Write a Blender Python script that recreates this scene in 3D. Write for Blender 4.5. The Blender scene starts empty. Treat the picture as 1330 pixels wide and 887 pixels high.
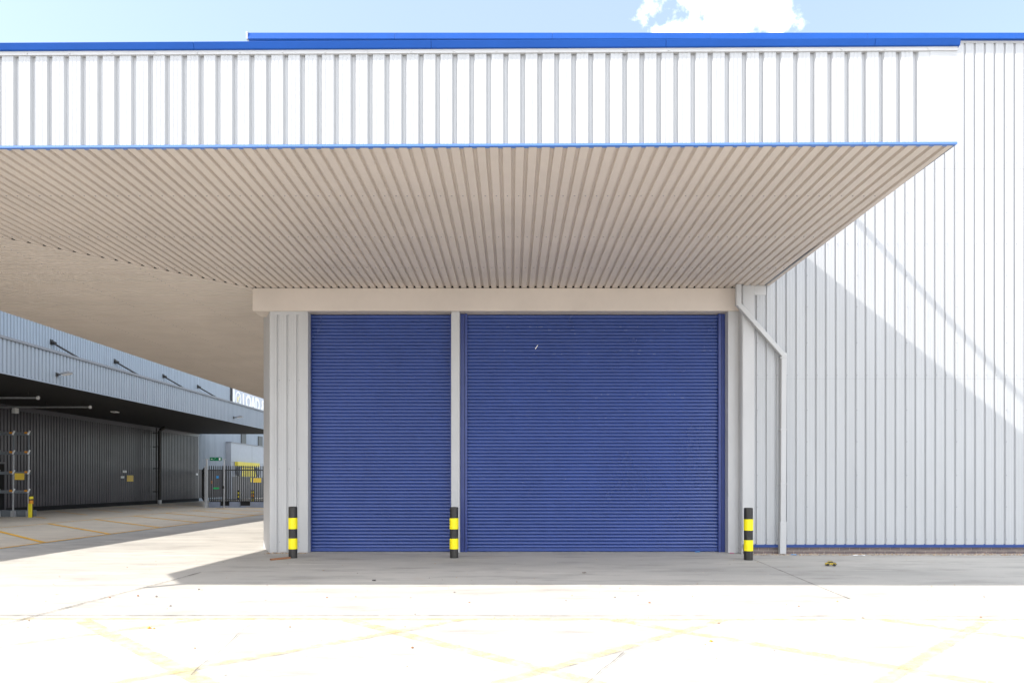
import bpy, bmesh, math, random
from mathutils import Vector, Matrix
random.seed(7)
R = math.radians
scene = bpy.context.scene
COL = scene.collection

# ------------------------------------------------------------------ camera
F = 912.0 / 1330.0 * 36.0
cam_d = bpy.data.cameras.new('camera'); cam = bpy.data.objects.new('camera', cam_d); COL.objects.link(cam)
cam.location = (0, 0, 1.6); cam.rotation_euler = (R(90), 0, 0)
cam_d.sensor_width = 36; cam_d.lens = F; cam_d.shift_y = 182.5 / 1330.0
cam_d.clip_end = 2000; cam_d.clip_start = 0.1
scene.camera = cam

# ------------------------------------------------------------------ light
SUNV = Vector((7.3, 1.73, -5.98)).normalized()
EL = math.asin(-SUNV.z); ROT = math.atan2(-SUNV.x, -SUNV.y)
sd = bpy.data.lights.new('sun', 'SUN'); so = bpy.data.objects.new('sun', sd); COL.objects.link(so)
sd.energy = 2.1; sd.angle = R(0.53); sd.color = (1.0, 0.95, 0.87)
so.rotation_euler = SUNV.to_track_quat('-Z', 'Y').to_euler(); so.location = (-40, -10, 40)

w = bpy.data.worlds.new('World'); scene.world = w; w.use_nodes = True
nt = w.node_tree; N = nt.nodes; L = nt.links
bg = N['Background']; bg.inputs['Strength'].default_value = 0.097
sky = N.new('ShaderNodeTexSky'); sky.sky_type = 'NISHITA'; sky.sun_disc = False
sky.sun_elevation = EL; sky.sun_rotation = ROT % (2 * math.pi)
sky.air_density = 1.0; sky.dust_density = 1.3; sky.ozone_density = 1.0
tc = N.new('ShaderNodeTexCoord')
nz = N.new('ShaderNodeTexNoise'); nz.inputs['Scale'].default_value = 9.0; nz.inputs['Detail'].default_value = 9.0
nz.inputs['Roughness'].default_value = 0.6
L.new(tc.outputs['Generated'], nz.inputs['Vector'])
def cloud_mask(d, rad, soft, top):
    v = N.new('ShaderNodeVectorMath'); v.operation = 'DISTANCE'
    L.new(tc.outputs['Generated'], v.inputs[0]); v.inputs[1].default_value = Vector(d).normalized()
    m = N.new('ShaderNodeMapRange'); m.inputs['From Min'].default_value = rad; m.inputs['From Max'].default_value = rad - soft
    m.inputs['To Min'].default_value = -0.55; m.inputs['To Max'].default_value = top; m.clamp = True
    L.new(v.outputs['Value'], m.inputs['Value']); return m.outputs[0]
def madd(a, b, op='ADD'):
    n = N.new('ShaderNodeMath'); n.operation = op
    for i, s in enumerate((a, b)):
        if isinstance(s, (int, float)): n.inputs[i].default_value = s
        else: L.new(s, n.inputs[i])
    return n.outputs[0]
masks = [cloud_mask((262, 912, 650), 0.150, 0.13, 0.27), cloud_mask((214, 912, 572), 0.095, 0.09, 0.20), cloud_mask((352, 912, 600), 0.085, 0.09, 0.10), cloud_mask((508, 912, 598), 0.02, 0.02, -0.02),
         cloud_mask((0.1, -1.0, 0.55), 1.25, 0.5, 0.16), cloud_mask((-0.2, -0.2, 1.0), 0.5, 0.4, 0.10), cloud_mask((1.0, -0.25, 0.45), 0.6, 0.4, 0.12)]  # unseen clouds behind, overhead and to the right, added to brighten shaded surfaces
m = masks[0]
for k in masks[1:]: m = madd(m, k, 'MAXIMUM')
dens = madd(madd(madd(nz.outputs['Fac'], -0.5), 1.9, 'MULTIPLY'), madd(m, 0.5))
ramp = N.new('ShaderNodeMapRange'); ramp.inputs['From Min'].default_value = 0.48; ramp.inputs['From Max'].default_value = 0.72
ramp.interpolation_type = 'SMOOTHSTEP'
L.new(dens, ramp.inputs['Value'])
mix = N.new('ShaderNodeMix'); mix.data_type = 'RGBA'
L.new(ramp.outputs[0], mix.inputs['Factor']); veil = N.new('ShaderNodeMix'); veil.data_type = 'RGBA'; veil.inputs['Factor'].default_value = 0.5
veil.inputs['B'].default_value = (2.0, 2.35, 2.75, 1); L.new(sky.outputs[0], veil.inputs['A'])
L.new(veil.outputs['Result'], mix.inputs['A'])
nz2 = N.new('ShaderNodeTexNoise'); nz2.inputs['Scale'].default_value = 16.0; nz2.inputs['Detail'].default_value = 7.0
L.new(tc.outputs['Generated'], nz2.inputs['Vector'])
cshade = N.new('ShaderNodeMapRange'); cshade.inputs['From Min'].default_value = 0.35; cshade.inputs['From Max'].default_value = 0.65
L.new(nz2.outputs['Fac'], cshade.inputs['Value'])
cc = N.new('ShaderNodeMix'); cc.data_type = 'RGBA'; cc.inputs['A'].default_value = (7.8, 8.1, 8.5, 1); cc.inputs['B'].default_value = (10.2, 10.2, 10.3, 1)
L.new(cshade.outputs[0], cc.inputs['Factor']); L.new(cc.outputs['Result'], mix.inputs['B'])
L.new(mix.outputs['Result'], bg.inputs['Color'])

vs = scene.view_settings; vs.view_transform = 'Standard'; vs.look = 'None'; vs.exposure = 2.05; vs.gamma = 1.0; vs.use_curve_mapping = False

# ------------------------------------------------------------------ materials
def mat(name, col, rough=0.5, metal=0.0, var=0.0, vscale=(3, 3, 3), col2=None, thr=None, bump=0.0, bscale=40.0, spec=0.5, detail=6):
    m = bpy.data.materials.new(name); m.use_nodes = True
    t = m.node_tree; b = t.nodes['Principled BSDF']
    b.inputs['Base Color'].default_value = (*col, 1); b.inputs['Roughness'].default_value = rough
    b.inputs['Metallic'].default_value = metal; b.inputs['Specular IOR Level'].default_value = spec
    tcn = t.nodes.new('ShaderNodeTexCoord')
    if var > 0 or col2:
        mp = t.nodes.new('ShaderNodeMapping'); mp.inputs['Scale'].default_value = vscale
        t.links.new(tcn.outputs['Object'], mp.inputs['Vector'])
        n = t.nodes.new('ShaderNodeTexNoise'); n.inputs['Scale'].default_value = 1.0; n.inputs['Detail'].default_value = detail
        n.inputs['Roughness'].default_value = 0.65
        t.links.new(mp.outputs[0], n.inputs['Vector'])
        mx = t.nodes.new('ShaderNodeMix'); mx.data_type = 'RGBA'
        c2 = col2 or tuple(max(0, c * (1 - var)) for c in col); c1 = col if col2 else tuple(min(1, c * (1 + var)) for c in col)
        mx.inputs['A'].default_value = (*c1, 1); mx.inputs['B'].default_value = (*c2, 1)
        mr = t.nodes.new('ShaderNodeMapRange')
        lo, hi = thr or (0.3, 0.7)
        mr.inputs['From Min'].default_value = lo; mr.inputs['From Max'].default_value = hi
        t.links.new(n.outputs['Fac'], mr.inputs['Value']); t.links.new(mr.outputs[0], mx.inputs['Factor'])
        t.links.new(mx.outputs['Result'], b.inputs['Base Color'])
        rr = t.nodes.new('ShaderNodeMapRange'); rr.inputs['To Min'].default_value = max(0.05, rough - 0.08); rr.inputs['To Max'].default_value = min(1, rough + 0.1)
        t.links.new(n.outputs['Fac'], rr.inputs['Value']); t.links.new(rr.outputs[0], b.inputs['Roughness'])
    if bump > 0:
        n2 = t.nodes.new('ShaderNodeTexNoise'); n2.inputs['Scale'].default_value = bscale; n2.inputs['Detail'].default_value = 5
        t.links.new(tcn.outputs['Object'], n2.inputs['Vector'])
        bp = t.nodes.new('ShaderNodeBump'); bp.inputs['Strength'].default_value = bump; bp.inputs['Distance'].default_value = 0.01
        t.links.new(n2.outputs['Fac'], bp.inputs['Height']); t.links.new(bp.outputs[0], b.inputs['Normal'])
    return m

M = {}
M['white'] = mat('white_steel', (0.415, 0.424, 0.438), 0.42, var=0.05, vscale=(3, 3, 0.25), bump=0.03, bscale=3)
M['soffit'] = mat('soffit_steel', (0.60, 0.53, 0.47), 0.5, var=0.06, vscale=(0.8, 0.8, 0.8), bump=0.03, bscale=3)
M['trim'] = mat('trim_steel', (0.475, 0.475, 0.48), 0.45, var=0.05, vscale=(1.5, 1.5, 0.5), bump=0.03, bscale=2)
M['blue'] = mat('blue_cap_paint', (0.002, 0.065, 0.32), 0.5, spec=0.25, var=0.10, vscale=(0.5, 1, 1))
M['drip'] = mat('deep_blue_flashing', (0.012, 0.045, 0.20), 0.45)
M['edge'] = mat('sunlit_blue_edge', (0.08, 0.19, 0.52), 0.4)  # paler than the cap blue: grazing sunlight put into the colour
M['door'] = mat('blue_shutter_paint', (0.033, 0.066, 0.245), 0.24, var=0.10, vscale=(0.8, 1, 0.5), spec=0.65)
M['doorframe'] = mat('blue_guide_paint', (0.028, 0.05, 0.215), 0.35, var=0.08)
M['dark'] = mat('dark_void', (0.012, 0.012, 0.013), 0.9)
M['black'] = mat('black_paint', (0.016, 0.015, 0.014), 0.42, col2=(0.075, 0.065, 0.058), thr=(0.50, 0.80), vscale=(14, 14, 5), bump=0.15, bscale=25)
M['yellow'] = mat('yellow_sleeve', (0.95, 0.80, 0.0), 0.4, col2=(0.45, 0.36, 0.05), thr=(0.62, 0.80), vscale=(18, 18, 10))
M['brick'] = mat('brown_brick', (0.20, 0.155, 0.145), 0.85, col2=(0.12, 0.10, 0.105), vscale=(4.4, 5, 13), detail=1, bump=0.4, bscale=60)
M['mortar'] = mat('mortar', (0.42, 0.37, 0.31), 0.95)
M['screw'] = mat('screw_head', (0.30, 0.30, 0.32), 0.5, metal=0.3)
M['gsteel'] = mat('grey_blue_cladding', (0.29, 0.335, 0.39), 0.42, var=0.06, vscale=(2, 2, 0.3))
M['dsteel'] = mat('charcoal_cladding', (0.062, 0.057, 0.070), 0.30, var=0.18, vscale=(0.4, 0.4, 0.8))
M['dsoffit'] = mat('black_soffit', (0.008, 0.008, 0.008), 0.7, var=0.1)
M['gutter'] = mat('grey_gutter', (0.20, 0.21, 0.23), 0.4, var=0.05)
M['panel'] = mat('pale_grey_panel', (0.33, 0.355, 0.40), 0.4, var=0.04)
M['signwhite'] = mat('sign_white', (0.90, 0.90, 0.90), 0.4)
M['signpale'] = mat('sign_pale', (0.50, 0.52, 0.58), 0.4)
M['signyel'] = mat('sign_yellow', (0.85, 0.60, 0.08), 0.45)
M['green'] = mat('sign_green', (0.0, 0.16, 0.06), 0.4)
M['bgreen'] = mat('bright_green', (0.02, 0.45, 0.12), 0.4)
M['dullyel'] = mat('dull_yellow', (0.62, 0.52, 0.06), 0.5, var=0.1, vscale=(2, 2, 2))
M['toyyel'] = mat('scuffed_yellow_plastic', (0.55, 0.40, 0.03), 0.5, col2=(0.10, 0.08, 0.04), vscale=(40, 40, 40), thr=(0.5, 0.6))
M['byel'] = mat('bright_yellow', (0.88, 0.74, 0.03), 0.4)
M['orange'] = mat('orange_clip', (0.75, 0.30, 0.02), 0.5)
M['galv'] = mat('galvanised_steel', (0.5, 0.51, 0.53), 0.4, metal=0.4, var=0.12, vscale=(6, 6, 6))
M['rackgrey'] = mat('rack_grey', (0.16, 0.18, 0.20), 0.5)
M['fence'] = mat('fence_charcoal', (0.045, 0.047, 0.05), 0.5)
M['kerb'] = mat('blue_grey_block', (0.22, 0.25, 0.32), 0.8, var=0.1)
M['wood'] = mat('brown_wood', (0.30, 0.14, 0.07), 0.8, var=0.2, vscale=(20, 20, 20))
M['stone1'] = mat('tan_stone', (0.40, 0.27, 0.17), 0.9)
M['stone2'] = mat('pale_stone', (0.55, 0.47, 0.38), 0.9)
M['stone3'] = mat('grey_stone', (0.25, 0.22, 0.20), 0.9)
M['litblue'] = mat('blue_plastic', (0.05, 0.28, 0.62), 0.3)
M['pink'] = mat('pink_plastic', (0.75, 0.15, 0.35), 0.4)
M['roofgrey'] = mat('roof_sheet', (0.35, 0.36, 0.38), 0.6, var=0.1)
M['scuff'] = mat('scuff_mark', (0.16, 0.19, 0.30), 0.6)
M['glass'] = mat('dark_glass', (0.015, 0.017, 0.022), 0.35)

def ground_mat(name, c1, c2, c3, warm=None, wear=False):
    m = bpy.data.materials.new(name); m.use_nodes = True
    t = m.node_tree; b = t.nodes['Principled BSDF']; b.inputs['Roughness'].default_value = 0.85
    b.inputs['Specular IOR Level'].default_value = 0.3
    g = t.nodes.new('ShaderNodeNewGeometry')
    def noise(scale, detail, sc=(1, 1, 1), rough=0.6):
        mp = t.nodes.new('ShaderNodeMapping'); mp.inputs['Scale'].default_value = sc
        t.links.new(g.outputs['Position'], mp.inputs['Vector'])
        n = t.nodes.new('ShaderNodeTexNoise'); n.inputs['Scale'].default_value = scale; n.inputs['Detail'].default_value = detail
        n.inputs['Roughness'].default_value = rough
        t.links.new(mp.outputs[0], n.inputs['Vector']); return n.outputs['Fac']
    def mr(s, a, c, d=0., e=1.):
        n = t.nodes.new('ShaderNodeMapRange'); n.inputs['From Min'].default_value = a; n.inputs['From Max'].default_value = c
        n.inputs['To Min'].default_value = d; n.inputs['To Max'].default_value = e
        t.links.new(s, n.inputs['Value']); return n.outputs[0]
    def mixc(f, a, c):
        n = t.nodes.new('ShaderNodeMix'); n.data_type = 'RGBA'
        t.links.new(f, n.inputs['Factor'])
        for k, s in (('A', a), ('B', c)):
            if isinstance(s, tuple): n.inputs[k].default_value = (*s, 1)
            else: t.links.new(s, n.inputs[k])
        return n.outputs['Result']
    base = mixc(mr(noise(0.35, 7, (0.45, 1.3, 1)), 0.35, 0.65), c1, c2)
    base = mixc(mr(noise(1.3, 8, (0.5, 1.6, 1), 0.7), 0.50, 0.70, 0, 0.8), base, c3)
    pale = tuple(min(1, c * 1.25) for c in c1)
    base = mixc(mr(noise(0.9, 9, (0.35, 2.2, 1), 0.75), 0.57, 0.66, 0, 0.8), base, pale)
    if warm: base = mixc(mr(noise(2.1, 6, (0.7, 1, 1)), 0.62, 0.75, 0, 0.45), base, warm)
    base = mixc(mr(noise(55, 3), 0.35, 0.75, 0, 0.28), base, c3)
    t.links.new(base, b.inputs['Base Color'])
    bp = t.nodes.new('ShaderNodeBump'); bp.inputs['Strength'].default_value = 0.25; bp.inputs['Distance'].default_value = 0.004
    t.links.new(noise(70, 6), bp.inputs['Height']); t.links.new(bp.outputs[0], b.inputs['Normal'])
    return m
M['concrete'] = ground_mat('yard_concrete', (0.50, 0.475, 0.435), (0.39, 0.373, 0.345), (0.26, 0.245, 0.225), warm=(0.45, 0.35, 0.27))
M['parking'] = ground_mat('parking_concrete', (0.62, 0.535, 0.42), (0.54, 0.47, 0.38), (0.38, 0.33, 0.275), warm=(0.55, 0.38, 0.23))

def paint_mat(name, col, lo, hi):
    m = bpy.data.materials.new(name); m.use_nodes = True
    t = m.node_tree; b = t.nodes['Principled BSDF']; b.inputs['Base Color'].default_value = (*col, 1); b.inputs['Roughness'].default_value = 0.7
    g = t.nodes.new('ShaderNodeNewGeometry'); n = t.nodes.new('ShaderNodeTexNoise')
    n.inputs['Scale'].default_value = 5.0; n.inputs['Detail'].default_value = 9; n.inputs['Roughness'].default_value = 0.72
    t.links.new(g.outputs['Position'], n.inputs['Vector'])
    r = t.nodes.new('ShaderNodeMapRange'); r.inputs['From Min'].default_value = lo; r.inputs['From Max'].default_value = hi
    t.links.new(n.outputs['Fac'], r.inputs['Value']); t.links.new(r.outputs[0], b.inputs['Alpha'])
    return m
M['paint'] = paint_mat('worn_yellow_paint', (0.85, 0.45, 0.02), 0.28, 0.48)
M['paintfade'] = paint_mat('faded_yellow_paint', (0.58, 0.49, 0.25), 0.37, 0.82)

# ------------------------------------------------------------------ builders
def tag(o, label=None, cat=None, group=None, kind=None):
    if label: o['label'] = label
    if cat: o['category'] = cat
    if group: o['group'] = group
    if kind: o['kind'] = kind
    return o
def thing(name, label, cat, loc=(0, 0, 0), rz=0, group=None):
    o = bpy.data.objects.new(name, None); COL.objects.link(o)
    o.location = loc; o.rotation_euler = (0, 0, rz); o.empty_display_size = 0.2
    return tag(o, label, cat, group)
def root_of(o):
    while o.parent: o = o.parent
    return o
class MB:
    def __init__(s): s.v = []; s.f = []; s.m = []; s.sm = []
    def add(s, vs, fs, mi=0, smooth=False):
        b = len(s.v); s.v += [tuple(v) for v in vs]
        for f in fs: s.f.append([b + i for i in f]); s.m.append(mi); s.sm.append(smooth)
        return s
    def box(s, x0, x1, y0, y1, z0, z1, mi=0, M4=None):
        vs = [Vector(p) for p in ((x0, y0, z0), (x1, y0, z0), (x1, y1, z0), (x0, y1, z0), (x0, y0, z1), (x1, y0, z1), (x1, y1, z1), (x0, y1, z1))]
        if M4: vs = [M4 @ v for v in vs]
        return s.add(vs, [(0, 3, 2, 1), (4, 5, 6, 7), (0, 1, 5, 4), (1, 2, 6, 5), (2, 3, 7, 6), (3, 0, 4, 7)], mi)
    def prism(s, pts, z0, z1, mi=0):      # plan polygon, counter-clockwise, extruded upward
        n = len(pts); vs = [(x, y, z0) for x, y in pts] + [(x, y, z1) for x, y in pts]
        fs = [tuple(range(n - 1, -1, -1)), tuple(range(n, 2 * n))] + [(i, (i + 1) % n, n + (i + 1) % n, n + i) for i in range(n)]
        return s.add(vs, fs, mi)
    def tube(s, a, b, r, seg=12, mi=0, r2=None, caps=True):
        a = Vector(a); b = Vector(b); d = (b - a).normalized()
        up = Vector((0, 0, 1)) if abs(d.z) < 0.95 else Vector((1, 0, 0))
        e1 = d.cross(up).normalized(); e2 = d.cross(e1)
        r2 = r if r2 is None else r2
        vs = [a + (e1 * math.cos(2 * math.pi * i / seg) + e2 * math.sin(2 * math.pi * i / seg)) * r for i in range(seg)]
        vs += [b + (e1 * math.cos(2 * math.pi * i / seg) + e2 * math.sin(2 * math.pi * i / seg)) * r2 for i in range(seg)]
        s.add(vs, [(i, (i + 1) % seg, seg + (i + 1) % seg, seg + i) for i in range(seg)], mi, True)
        if caps: s.add(vs, [tuple(range(seg - 1, -1, -1)), tuple(range(seg, 2 * seg))], mi)
        return s
    def beam(s, a, b, w, h, mi=0, up=(0, 0, 1)):   # rectangular bar
        a = Vector(a); b = Vector(b); d = (b - a).normalized(); e1 = d.cross(Vector(up)).normalized(); e2 = e1.cross(d)
        q = [(-w / 2, -h / 2), (w / 2, -h / 2), (w / 2, h / 2), (-w / 2, h / 2)]
        vs = [p + e1 * u + e2 * v for p in (a, b) for u, v in q]
        return s.add(vs, [(0, 1, 2, 3), (7, 6, 5, 4), (0, 4, 5, 1), (1, 5, 6, 2), (2, 6, 7, 3), (3, 7, 4, 0)], mi)
    def build(s, name, mats, parent=None, bevel=0.0, local=False):
        me = bpy.data.meshes.new(name)
        off = Vector((0, 0, 0))
        if parent and not local: off = root_of(parent).location
        me.from_pydata([Vector(v) - off for v in s.v], [], s.f)
        if not isinstance(mats, (list, tuple)): mats = [mats]
        for k in mats: me.materials.append(k)
        for p, mi, sm in zip(me.polygons, s.m, s.sm): p.material_index = mi; p.use_smooth = sm
        bm = bmesh.new(); bm.from_mesh(me); bmesh.ops.recalc_face_normals(bm, faces=bm.faces[:]); bm.to_mesh(me); bm.free()
        me.update()
        o = bpy.data.objects.new(name, me); COL.objects.link(o)
        if parent: o.parent = parent
        if bevel > 0:
            md = o.modifiers.new('bevel', 'BEVEL'); md.width = bevel; md.segments = 2; md.limit_method = 'ANGLE'; md.angle_limit = R(40)
        return o

def profile(length, pitch, groove, depth, start=0.0, slope=0.012, micro=False):
    # list of (u, inward depth): broad crest at depth 0, groove at depth; first groove centre at start + pitch/2
    pts = [(0.0, 0.0)]
    u = start + pitch / 2
    while u - groove / 2 < 0: u += pitch
    while u + groove / 2 < length:
        if micro:
            a = pts[-1][0]; w_ = u - groove / 2 - a
            if w_ > 0.1:
                for q in (0.33, 0.67): pts += [(a + w_ * q - 0.009, 0), (a + w_ * q - 0.005, 0.0025), (a + w_ * q + 0.005, 0.0025), (a + w_ * q + 0.009, 0)]
        pts += [(u - groove / 2, 0), (u - groove / 2 + slope, depth), (u + groove / 2 - slope, depth), (u + groove / 2, 0)]
        u += pitch
    pts.append((length, 0.0)); return pts
def clad_wall(mb, P0, P1, z0, z1, pitch=0.222, groove=0.06, depth=0.032, start=0.0, mi=0, z1b=None, slope=0.012, micro=True):
    # vertical cladding from P0 to P1 (plan); outward is to the RIGHT of P0->P1
    P0 = Vector((*P0, 0)); P1 = Vector((*P1, 0)); d = P1 - P0; ln = d.length; d.normalize()
    nrm = Vector((d.y, -d.x, 0))
    pts = profile(ln, pitch, groove, depth, start, slope, micro)
    vs = []
    for u, v in pts:
        p = P0 + d * u - nrm * v
        zt = z1 if z1b is None else z1 + (z1b - z1) * u / ln
        vs += [(p.x, p.y, z0), (p.x, p.y, zt)]
    mb.add(vs, [(2 * i, 2 * i + 2, 2 * i + 3, 2 * i + 1) for i in range(len(pts) - 1)], mi)
    return pts
def screws(mb, P0, P1, zs, pitch, start, mi, r=0.011, step=1):
    P0 = Vector((*P0, 0)); P1 = Vector((*P1, 0)); d = P1 - P0; ln = d.length; d.normalize(); nrm = Vector((d.y, -d.x, 0))
    for z in zs:
        u = start + pitch; k = 0
        while u < ln - 0.05:
            if k % step == 0:
                p = P0 + d * (u - pitch / 2 + 0.036) + Vector((0, 0, z))
                mb.tube(p, p + nrm * 0.010, r, 6, mi)
            u += pitch; k += 1

# ------------------------------------------------------------------ the setting: ground
def sheet(name, pts, z, m, kind='structure'):
    mb = MB(); mb.add([(x, y, z) for x, y in pts], [tuple(range(len(pts)))]); o = mb.build(name, m); tag(o, kind=kind); return o
sheet('ground', [(-600, -300), (600, -300), (600, 900), (-600, 900)], 0.0, M['concrete'])
sheet('parking_area', [(-26.4, 4), (-12.3, 4), (-12.3, 95), (-26.4, 95)], 0.004, M['parking'])

def strip(mb, a, b, wd, z, n=1):
    a = Vector((*a, 0)); b = Vector((*b, 0)); d = (b - a).normalized(); e = Vector((-d.y, d.x, 0)) * wd / 2
    mb.add([(*(a - e)[:2], z), (*(b - e)[:2], z), (*(b + e)[:2], z), (*(a + e)[:2], z)], [(0, 1, 2, 3)])
# bay lines by the neighbouring warehouse
mb = MB()
strip(mb, (-12.35, 6), (-12.35, 60), 0.10, 0.010); strip(mb, (-17.9, 6), (-17.9, 60), 0.09, 0.010)
for k in range(-3, 11):
    y = 18.6 + 3.05 * k
    strip(mb, (-12.42, y), (-17.85, y + 5.35), 0.13, 0.014)
for k in range(0, 9):
    y = 31.0 + 3.05 * k
    strip(mb, (-20.6, y), (-25.0, y + 4.4), 0.10, 0.012)
tag(mb.build('bay_lines', M['paint']), kind='structure')
# faded criss-cross box in the foreground
mb = MB()
strip(mb, (-7.5, 8.24), (9.0, 8.16), 0.12, 0.003)
for k in range(-2, 4):
    x = -5.01 + 3.1 * k; strip(mb, (x, 8.16), (x + 6.2, 8.16 - 6.2), 0.17, 0.006)
    x = -3.64 + 3.05 * k; strip(mb, (x, 8.16), (x - 6.2, 8.16 - 6.2), 0.13, 0.009)
tag(mb.build('hatched_box_lines', M['paintfade']), kind='structure')
# slab joints and cracks
mb = MB()
def wobble(a, b, wd, amp, z, seed):
    rnd = random.Random(seed); a = Vector((*a, 0)); b = Vector((*b, 0)); n = max(6, int((b - a).length / 0.25)); d = (b - a) / n
    e = Vector((-d.y, d.x, 0)).normalized(); off = 0; P = []
    for i in range(n + 1):
        off = off * 0.85 + rnd.uniform(-amp, amp); ww = wd * rnd.uniform(0.5, 1.2)
        p = a + d * i + e * off; P.append((p - e * ww / 2, p + e * ww / 2))
    for i in range(n):
        mb.add([(*P[i][0][:2], z), (*P[i + 1][0][:2], z), (*P[i + 1][1][:2], z), (*P[i][1][:2], z)], [(0, 1, 2, 3)])
wobble((-5.75, 7.0), (-5.5, 12.4), 0.034, 0.010, 0.011, 1)
wobble((4.99, 14.5), (4.62, 9.6), 0.018, 0.004, 0.005, 2)
wobble((-8.0, 8.42), (9.0, 8.39), 0.022, 0.003, 0.005, 3)
wobble((-2.93, 7.95), (-2.65, 5.8), 0.008, 0.02, 0.0105, 4)
wobble((1.05, 6.6), (0.5, 5.4), 0.009, 0.01, 0.0105, 5)
wobble((4.99, 14.2), (12.0, 13.9), 0.010, 0.02, 0.005, 6)
M['joint'] = paint_mat('dark_joint', (0.10, 0.09, 0.08), 0.30, 0.62)
tag(mb.build('slab_joints', M['joint']), kind='structure')

# ------------------------------------------------------------------ our warehouse
SZ = 5.98                                # soffit level
WY = 15.65                               # face of the right wall
yF = lambda x: 9.12 - 0.0085 * (x - 5.78)    # line of the canopy edge
XL = -12.9; XL0 = -12.5; XR = 5.78; XRi = 5.66
LEFT = [(-13.0, 60.0), (-13.05, 17.5), (-13.3, 10.5), (-12.5, 9.2754)]     # outer edge of the side arm, corner cut off
def XE(y):
    for (xa, ya), (xb, yb) in zip(LEFT[:-1], LEFT[1:]):
        if yb <= y <= ya: return xa + (xb - xa) * (ya - y) / (ya - yb)
    return LEFT[-1][0]
WT = 11.425                              # top of cladding
wh = thing('warehouse', 'pale grey ribbed warehouse with a deep canopy over blue roller doors', 'warehouse', (0, WY, 0))

mb = MB()
clad_wall(mb, (5.15, WY), (30.0, WY), 0.21, WT, groove=0.056, depth=0.034, slope=0.016, start=0.17)
clad_wall(mb, (-5.86, WY + 0.2), (5.15, WY + 0.2), 6.05, WT, groove=0.056, depth=0.034, slope=0.016)
clad_wall(mb, (-6.05, 70), (-6.05, 17.1), 0.0, WT, groove=0.052, depth=0.03)
mb.box(5.15, 30, WY + 0.05, WY + 0.3, 0.0, WT)
mb.box(-5.86, 5.15, WY + 0.24, WY + 0.5, 6.06, WT)
mb.box(-6.0, -5.8, 17.2, 70, 0, WT)

zs = [0.30, 0.9 + 0.6, 2.15, 3.98, 3.82, 5.2, 6.6, 8.66, 8.5, 10.1]
screws(mb, (5.15, WY), (18.0, WY), [0.32, 3.98, 6.9, 8.7], 0.222, 0.17, 1)
screws(mb, (5.15, WY), (18.0, WY), [1.05, 1.75, 2.5, 3.2, 4.7, 5.5, 6.2, 7.6, 9.5, 10.4], 0.222, 0.17, 1, step=5)
mb.build('wall_cladding', [M['white'], M['screw']], wh)
# lap seams between sheet courses: a proud lower edge following the ribs
mb = MB()
for z in (3.90, 8.58):
    clad_wall(mb, (5.16, WY - 0.0025), (30.0, WY - 0.0025), z, z + 0.004, groove=0.056, depth=0.034, slope=0.016, start=0.16)
mb.build('sheet_lap', M['screw'], wh)
mb = MB(); mb.box(-5.85, 30.0, 15.9, 70, WT - 0.5, WT - 0.3); mb.build('roof', M['roofgrey'], wh)
# parapet cap of the main wall
mb = MB()
def cap_bar(mb, P0, P1, zb, h, out, back, lift=0.02, mi=0, lean=0.0):
    P0 = Vector((*P0, 0)); P1 = Vector((*P1, 0)); d = (P1 - P0).normalized(); nrm = Vector((d.y, -d.x, 0))
    pr = [(out - lean, zb), (out, zb + h), (out - 0.03, zb + h + 0.012), (-back, zb + h + lift), (-back, zb), (out - lean - 0.015, zb - 0.004)]
    vs = [(p + nrm * o)[:2] + (z,) for p in (P0, P1) for o, z in pr]; n = len(pr)
    mb.add(vs, [tuple(range(n)), tuple(range(2 * n - 1, n - 1, -1))] + [(i, (i + 1) % n, n + (i + 1) % n, n + i) for i in range(n)], mi)
ends = [-5.86, -2.6, 0.9, 4.4, 7.9, 11.4, 14.9, 18.4, 21.9, 25.4, 30.1]
for a, b in zip(ends[:-1], ends[1:]): cap_bar(mb, (a, WY), (b - 0.003, WY), WT, 0.150, 0.05, 0.3, lean=-0.03)
mb.box(-5.90, -5.862, WY - 0.075, WY + 0.3, WT - 0.002, WT + 0.165, 1)  # white plate: sunlight on the blue cap's end, put in as colour
mb.build('parapet_cap', [M['blue'], M['white']], wh, 0.004)
mb = MB(); mb.box(5.15, 30, WY - 0.012, WY + 0.02, WT - 0.05, WT - 0.002); mb.build('cap_flashing', M['trim'], wh)
# base of the wall: blue drip flashing and two courses of brick
mb = MB()
mb.add([(5.15, WY - 0.03, 0.150), (30, WY - 0.03, 0.150), (30, WY - 0.03, 0.200), (5.15, WY - 0.03, 0.200), (5.15, WY + 0.03, 0.222), (30, WY + 0.03, 0.222), (5.15, WY + 0.04, 0.150), (30, WY + 0.04, 0.150)],
       [(0, 1, 2, 3), (3, 2, 5, 4), (0, 6, 7, 1)])
mb.build('drip_flashing', M['drip'], wh)
mb = MB()
mb.box(5.155, 30, WY + 0.012, WY + 0.046, 0, 0.149, 1)
for c in range(2):
    x = 5.16 - (0.11 if c else 0)
    while x < 29.7:
        x0 = max(5.156, x); x1 = x + 0.215 + random.uniform(-.002, .002)
        mb.box(x0, x1, WY + 0.004 + random.uniform(-.002, .002), WY + 0.03, 0.004 + c * 0.075, 0.066 + c * 0.075); x += 0.226
mb.build('brick_plinth', [M['brick'], M['mortar']], wh)

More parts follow.
